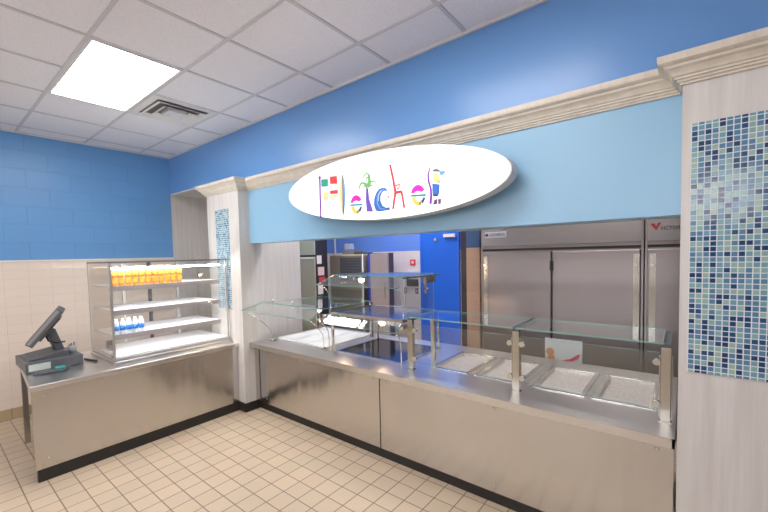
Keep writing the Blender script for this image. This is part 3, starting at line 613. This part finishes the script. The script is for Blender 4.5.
# juice cups in two layers, water bottles
orange = P('orange_juice', rgb(255,196,60), .3, emit=None); peach = P('peach_label', rgb(250,150,70), .5); foil = P('pale_foil_lid', rgb(250,226,150), .3); darkfoil = P('dark_lid', rgb(70,48,36), .4)
def make_cup():
    t = thing('juice_cup', '', 'juice cup', (0,0,0), 'orange juice cups on the top shelf of the display case')
    MB().lathe((0,0,0),[(.020,0),(.0235,.012),(.026,.070)],16).build('cup', orange, t)
    MB().lathe((0,0,0),[(.0238,.012),(.0254,.030)],16).build('label_band', peach, t)
    MB().lathe((0,0,0),[(.0285,.070),(.0285,.074)],16).build('lid', foil, t)
    return t
ordn = ['first','second','third','fourth','fifth','sixth','seventh','eighth','ninth','tenth','eleventh']
cup = make_cup(); first = True
for j, row in enumerate(('bottom','top')):
    for i in range(11):
        t = cup if first else copy_tree(cup); first = False
        t.location = (CX1-.095, CY0+.062+.0585*i, SZ[0]+.0755*j)
        t['label'] = 'orange juice cup, %s from the left in the %s layer of the top shelf' % (ordn[i], row)
capm = P('white_cap', rgb(244,246,250), .35); water = P('clear_water_bottle', rgb(226,236,246), .12); lab = [P('blue_label', rgb(50,136,230), .4), P('pale_blue_label', rgb(70,170,232), .4)]
def make_bottle():
    t = thing('water_bottle', '', 'water bottle', (0,0,0), 'water bottles on the lower shelf of the display case')
    MB().lathe((0,0,0),[(.021,0),(.0235,.008),(.0235,.096),(.018,.116),(.010,.128)],16).build('bottle', water, t)
    MB().lathe((0,0,0),[(.0243,.034),(.0243,.078)],16).build('label_band', lab[0], t)
    MB().lathe((0,0,0),[(.012,.128),(.012,.142)],14).build('cap', capm, t)
    return t
bt = make_bottle(); 
for i in range(5):
    t = bt if i == 0 else copy_tree(bt)
    t.location = (CX1-.10, CY0+.06+.053*i, SZ[2])
    t['label'] = 'clear water bottle with blue label, %s from the left on the lower shelf' % ordn[i]

# ================================================================== till
dr = thing('cash_drawer', 'dark grey cash drawer under the tilted till monitor', 'cash drawer', (-4.48,.76,.765))
MB().box(-4.74,-4.25,.555,.955,.768,.855).build('body', M['charcoal'], dr, bevel=.005)
MB().box(-4.252,-4.244,.575,.72,.782,.838).build('drawer_front', P('drawer_label', rgb(196,206,200), .4), dr)
tm = thing('till_terminal', 'dark point-of-sale terminal with a steeply tilted monitor on the cash drawer', 'till', (-4.48,.76,.855))
b = MB(); b.prism([(.58,.856),(.87,.856),(.87,.895),(.83,.905),(.60,.872)],'x',-4.66,-4.32); b.build('base', M['charcoal'], tm, bevel=.005)
b = MB(); b.prism([(.80,.88),(.86,.895),(.80,1.10),(.73,1.09)],'x',-4.56,-4.42); b.build('neck', M['charcoal'], tm, bevel=.008)
b = MB(); b.tube([(-4.41,.72,1.07),(-4.39,.74,1.00),(-4.40,.80,.97),(-4.41,.86,.97)],.008); b.build('cable', M['black'], tm)
R_ = Matrix.Translation((-4.47,.735,1.135)) @ Matrix.Rotation(math.radians(-14),4,'Z') @ Matrix.Rotation(math.radians(-38),4,'X')
# in its own frame the panel stands in XZ and faces -Y
b = MB(); b.box(-.17,.17,-.018,.042,-.185,.185); b.box(-.12,.12,.042,.06,-.12,.12); sc_ = b.build('monitor', M['charcoal'], tm, bevel=.006, xf=R_)
b = MB(); b.box(-.155,.155,-.021,-.017,-.172,.172); b.build('screen', M['screen'], sc_, xf=R_)
b = MB(); b.box(.170,.173,-.012,.014,-.175,.175); b.build('side_panel', P('till_side_grey', rgb(138,134,134), .4), sc_, xf=R_)
pr_ = thing('pin_pad', 'small dark card reader with a teal key lying by the cash drawer', 'card reader', (-4.17,.72,.765))
b = MB(); b.prism([(-4.22,.60),(-4.14,.585),(-4.10,.80),(-4.17,.83)],'z',.767,.785); b.build('body', M['charcoal'], pr_, bevel=.004)
MB().box(-4.19,-4.13,.735,.80,.785,.800).build('keypad', P('teal_key', rgb(60,160,150), .4), pr_)
ph = thing('receipt_rolls', 'small grey cup of pens on the cash drawer behind the till', 'pen cup', (-4.40,.905,.855)); ph.name = 'pen_cup'
MB().lathe((-4.40,.908,.857),[(.032,0),(.036,.07)],16).build('cup', P('smoke_cup', rgb(150,150,154), .3), ph)
b = MB()
for dx, dy, hh in ((-.015,.0,.17),(.012,.01,.185),(.0,-.015,.16),(.02,-.01,.165)):
    b.tube([(-4.40+dx*.6,.908+dy*.6,.87),(-4.40+dx*1.4,.908+dy*1.4,.817+hh*.75)],.006,8)
b.build('pen', M['charcoal'], ph)
b = MB(); b.tube([(-4.40,1.0,.775),(-4.30,1.02,.775),(-4.22,1.05,.775)],.009,8)
tag(b.build('marker_pen', M['black']), 'black marker pen lying on the counter between till and display case', 'pen')

# ================================================================== kitchen
def fridge(x0, x1, doors, label, logo):
    t = thing('reach_in_refrigerator', label, 'refrigerator', ((x0+x1)/2,4.6,0), 'stainless refrigerators behind the serving counter')
    MB().box(x0,x1,4.24,5.0,.08,2.06).build('cabinet', M['steel_dark'], t)
    b = MB(); b.box(x0,x1,4.2,4.24,1.985,2.06); b.box(x0,x0+.018,4.2,4.24,.08,1.985); b.box(x1-.018,x1,4.2,4.24,.08,1.985); b.box(x0+.018,x1-.018,4.21,4.24,1.70,1.775)
    b.build('face_frame', M['steel_dark'], t)
    MB().box(x0+.018,x1-.018,4.205,4.24,1.962,1.985).build('top_gap', M['gap'], t)
    MB().box(x0+.018,x1-.018,4.200,4.24,1.775,1.962).build('header_panel', steel('header_steel',rgb(176,172,174),.25), t)
    MB().box(x0+.018,x1-.018,4.204,4.24,1.715,1.74).build('seal_gap', M['gap'], t)
    for a, b_, hs in doors:
        d = MB().box(a,b_,4.185,4.235,.12,1.70).build('door', M['steel_dark'], t, bevel=.006)
        xh = b_-.055 if hs > 0 else a+.015
        h = MB(); h.box(xh,xh+.045,4.179,4.186,.98,1.66); h.build('handle', M['post'], d)
        h = MB(); h.lathe((xh+.02,4.175,1.56),[(.014,0),(.014,-.006)],12,'y'); h.build('lock', M['chrome'], d)
        h = MB(); h.box((a if hs > 0 else b_-.01),(a+.01 if hs > 0 else b_),4.178,4.19,1.5,1.6); h.build('hinge', M['gap'], d)
    b = MB()
    for x in (x0+.06,x1-.06):
        for y in (4.3,4.9): b.lathe((x,y,0),[(.02,0),(.03,.03),(.03,.08)],12)
    b.build('foot', M['post'], t)
    return t
def text(s, size, loc, mat, parent, name='lettering', shear=0, sx=1):
    cu = bpy.data.curves.new(name,'FONT'); cu.body = s; cu.size = size; cu.extrude = .0012; cu.shear = shear; cu.space_character = 1.05
    o = bpy.data.objects.new(name, cu); C.objects.link(o)
    bpy.context.view_layer.update()
    me = bpy.data.meshes.new_from_object(o.evaluated_get(bpy.context.evaluated_depsgraph_get()))
    bpy.data.objects.remove(o); bpy.data.curves.remove(cu)
    me.transform(Matrix.Translation(Vector(loc)-world_loc(parent)) @ Matrix.Rotation(PI/2,4,'X') @ Matrix.Diagonal((sx,1,1,1)))
    me.materials.clear(); me.materials.append(mat)
    o = bpy.data.objects.new(name, me); C.objects.link(o); o.parent = parent; return o
f1 = fridge(-1.80,-.272,[(-1.775,-1.045,-1),(-1.030,-.292,1)], 'wide two-door stainless refrigerator behind the serving counter', 0)
pl_ = MB().box(-1.745,-1.505,4.195,4.2,1.868,1.932).build('name_plate', P('plate_grey', rgb(196,198,208), .3, .5), f1)
navy = P('navy_lettering', rgb(40,48,84), .4)
text('CONTINENTAL', .046, (-1.705,4.194,1.884), navy, pl_, 'lettering', .2, .56)
MB().lathe((-1.728,4.195,1.900),[(.018,0),(.018,-.002)],16,'y').build('round_mark', navy, pl_)
f2 = fridge(-.262,.50,[(-.242,.48,-1)], 'stainless refrigerator partly hidden behind the tiled column', 0)
blk = P('black_lettering', rgb(20,20,24), .4)
text('VICTORY', .046, (-.155,4.197,1.866), blk, f2, 'lettering', 0, .8)
b = MB(); b.prism([(-.225,1.925),(-.195,1.925),(-.185,1.895),(-.170,1.930),(-.150,1.930),(-.185,1.865)],'y',4.195,4.2); b.build('v_mark', P('dark_red', rgb(150,36,48), .4), f2)
# poster reflection in the guard glass, built as a panel on the fridge door
fl = MB().box(-1.10,-.755,4.178,4.184,.555,.80).build('poster_reflection', P('reflection_grey', rgb(206,212,216), .4)); tag(fl, 'pale reflection of a menu poster with food pictures, modelled low on the refrigerator door', 'poster reflection')
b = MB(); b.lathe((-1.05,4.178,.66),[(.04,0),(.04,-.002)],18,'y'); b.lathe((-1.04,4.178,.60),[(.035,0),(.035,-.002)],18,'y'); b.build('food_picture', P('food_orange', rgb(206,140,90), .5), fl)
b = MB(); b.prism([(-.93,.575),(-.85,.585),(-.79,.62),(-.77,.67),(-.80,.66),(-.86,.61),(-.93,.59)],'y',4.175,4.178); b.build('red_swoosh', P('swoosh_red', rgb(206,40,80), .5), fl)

# left reach-in with notes on its dark side
t = thing('reach_in_refrigerator', 'tall stainless refrigerator at the far left of the kitchen with notes on its dark side', 'refrigerator', (-5.5,4.95,0), 'stainless refrigerators behind the serving counter')
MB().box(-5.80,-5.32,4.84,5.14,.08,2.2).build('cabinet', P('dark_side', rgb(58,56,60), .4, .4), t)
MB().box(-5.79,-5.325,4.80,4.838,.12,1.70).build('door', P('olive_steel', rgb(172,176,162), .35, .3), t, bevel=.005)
MB().box(-5.79,-5.325,4.80,4.838,1.73,2.18).build('header_panel', P('olive_header', rgb(182,188,174), .35, .3), t, bevel=.005)
MB().box(-5.78,-5.34,4.785,4.80,1.66,1.69).build('handle', M['frame_white'], t)
for x in (-5.75,-5.37):
    MB().lathe((x,4.98,0),[(.02,0),(.03,.08)],12).build('foot', M['post'], t)
nm = [P('paper_white', rgb(232,226,228), .6),P('paper_red', rgb(206,70,84), .6),P('paper_pink', rgb(226,196,204), .6)]
for (y0, y1, z0, z1, c, l) in ((4.86,4.98,1.56,1.72,0,'white paper note highest on the dark side of the left refrigerator'),(4.88,5.04,1.34,1.50,2,'pink paper note just below the white one on the left refrigerator'),(4.90,5.06,1.20,1.31,1,'red paper note on the dark side of the left refrigerator'),(4.87,5.0,.98,1.16,0,'white paper note lowest on the dark side of the left refrigerator')):
    tag(MB().box(-5.32,-5.315,y0,y1,z0,z1).build('paper_note', nm[c]), l, 'note', 'paper notes on the refrigerator side')
# ice machine
ic = thing('ice_machine', 'beige ice machine with dark louvred grille against the far kitchen wall', 'ice machine', (-5.26,5.9,0))
MB().box(-5.72,-4.83,5.6,6.17,.0,1.0).build('bin', P('bin_grey', rgb(150,142,132), .45, .5), ic)
MB().box(-5.72,-4.83,5.6,6.17,1.01,1.70).build('head', P('machine_beige', rgb(160,150,138), .5, .3), ic)
MB().box(-5.42,-4.86,5.59,5.6,1.20,1.66).build('grille', M['charcoal'], ic)
sm = P('slat_grey', rgb(104,104,116), .4)
for i in range(8):
    MB().box(-5.41,-4.87,5.575,5.59,1.22+.055*i,1.243+.055*i).build('slat', sm, ic)
MB().box(-5.73,-4.82,5.58,6.18,1.70,1.73).build('top_cap', P('cap_yellow', rgb(206,206,168), .5), ic)
tag(MB().box(-5.45,-5.15,5.7,6.0,1.732,1.83).build('cardboard_box', P('box_grey', rgb(120,120,140), .6)), 'grey box on top of the ice machine', 'box')
tag(MB().box(-5.40,-5.27,5.72,5.86,1.832,1.95).build('storage_tub', P('tub_grey', rgb(176,184,206), .5)), 'pale tub stacked on the box above the ice machine', 'tub')
tag(MB().box(-5.12,-4.88,5.7,6.0,1.732,1.76).build('tray', P('tray_dark', rgb(70,60,64), .5)), 'dark tray lying on top of the ice machine', 'tray')
tag(MB().tube([(-5.66,5.7,1.735),(-5.66,5.7,3.1)],.018).build('water_pipe', M['frame_white']), 'white vertical pipe rising above the ice machine', 'pipe')
tag(MB().tube([(-4.80,5.58,0.0),(-4.80,5.58,1.73)],.014).build('drain_pipe', M['frame_white']), 'thin white vertical pipe at the right edge of the ice machine', 'pipe')
tag(MB().box(-4.77,-4.57,5.7,6.17,0,1.73).build('storage_locker', P('locker_blue', rgb(66,84,196), .4)), 'narrow blue locker between ice machine and holding cabinet', 'locker')
hc = thing('holding_cabinet', 'tall pale stainless holding cabinet right of the narrow blue locker', 'holding cabinet', (-4.34,5.7,0))
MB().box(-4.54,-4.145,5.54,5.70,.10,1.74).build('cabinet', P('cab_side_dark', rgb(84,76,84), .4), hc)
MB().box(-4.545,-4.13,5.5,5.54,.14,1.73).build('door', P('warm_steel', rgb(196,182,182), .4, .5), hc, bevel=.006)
MB().box(-4.20,-4.18,5.47,5.5,.9,1.2).build('handle', M['chrome'], hc)
for x in (-4.48,-4.2):
    MB().lathe((x,5.66,0),[(.04,0),(.04,.10)],12).build('caster', M['black'], hc)
# things on the far wall
b = MB(); b.box(-4.10,-3.98,6.185,6.2,1.49,1.60); o = tag(b.build('safety_sign', P('sign_red', rgb(232,66,76), .4)), 'small square red sign on the far kitchen wall left of the blue door', 'sign')
MB().box(-4.065,-4.015,6.18,6.186,1.52,1.57).build('symbol', M['frame_white'], o)
b = MB(); b.box(-4.14,-3.95,6.18,6.2,1.31,1.40); tag(b.build('thermostat', M['frame_white'], bevel=.004), 'white rectangular thermostat just below the red sign', 'thermostat')
b = MB(); b.box(-4.18,-3.92,6.17,6.2,1.08,1.22); tag(b.build('control_box', P('box_steel', rgb(116,120,120), .35, .6), bevel=.004), 'grey control box on the far wall below the thermostat', 'control box')
for x, l in ((-4.22,'left grey switch plate below the control box'),(-3.96,'right grey switch plate below the control box, nearest the blue door')):
    o = tag(MB().box(x-.035,x+.035,6.19,6.2,.93,1.05).build('switch_plate', P('switch_steel', rgb(150,148,150), .35, .6)), l, 'switch', 'switch plates on the far kitchen wall')
    MB().box(x-.008,x+.008,6.183,6.19,.975,1.005).build('toggle', M['frame_white'], o)

# ================================================================== world, camera
wd = bpy.data.worlds.new('world'); bpy.context.scene.world = wd; wd.use_nodes = True
wd.node_tree.nodes['Background'].inputs[0].default_value = (.8,.85,1,1); wd.node_tree.nodes['Background'].inputs[1].default_value = .3
cam = bpy.data.cameras.new('camera'); co = bpy.data.objects.new('camera', cam); C.objects.link(co)
yaw, pit, roll = .69306, -.04835, -.02326
f = Vector((-math.sin(yaw)*math.cos(pit), math.cos(yaw)*math.cos(pit), math.sin(pit)))
r = f.cross(Vector((0,0,1))).normalized(); u = r.cross(f)
c, s = math.cos(roll), math.sin(roll)
R2 = c*r+s*u; U2 = -s*r+c*u
m = Matrix((R2, U2, -f)).transposed().to_4x4(); m.translation = Vector((0,0,1.7044)); co.matrix_world = m
cam.sensor_width = 36; cam.lens = 377.76/768*36; cam.shift_x = (384-369.4)/768; cam.shift_y = (273.4-256)/768
cam.clip_start = .05
bpy.context.scene.camera = co
vs = bpy.context.scene.view_settings; vs.view_transform = 'Standard'; vs.look = 'None'; vs.gamma = 1; vs.use_curve_mapping = False
vs.exposure = 0.5
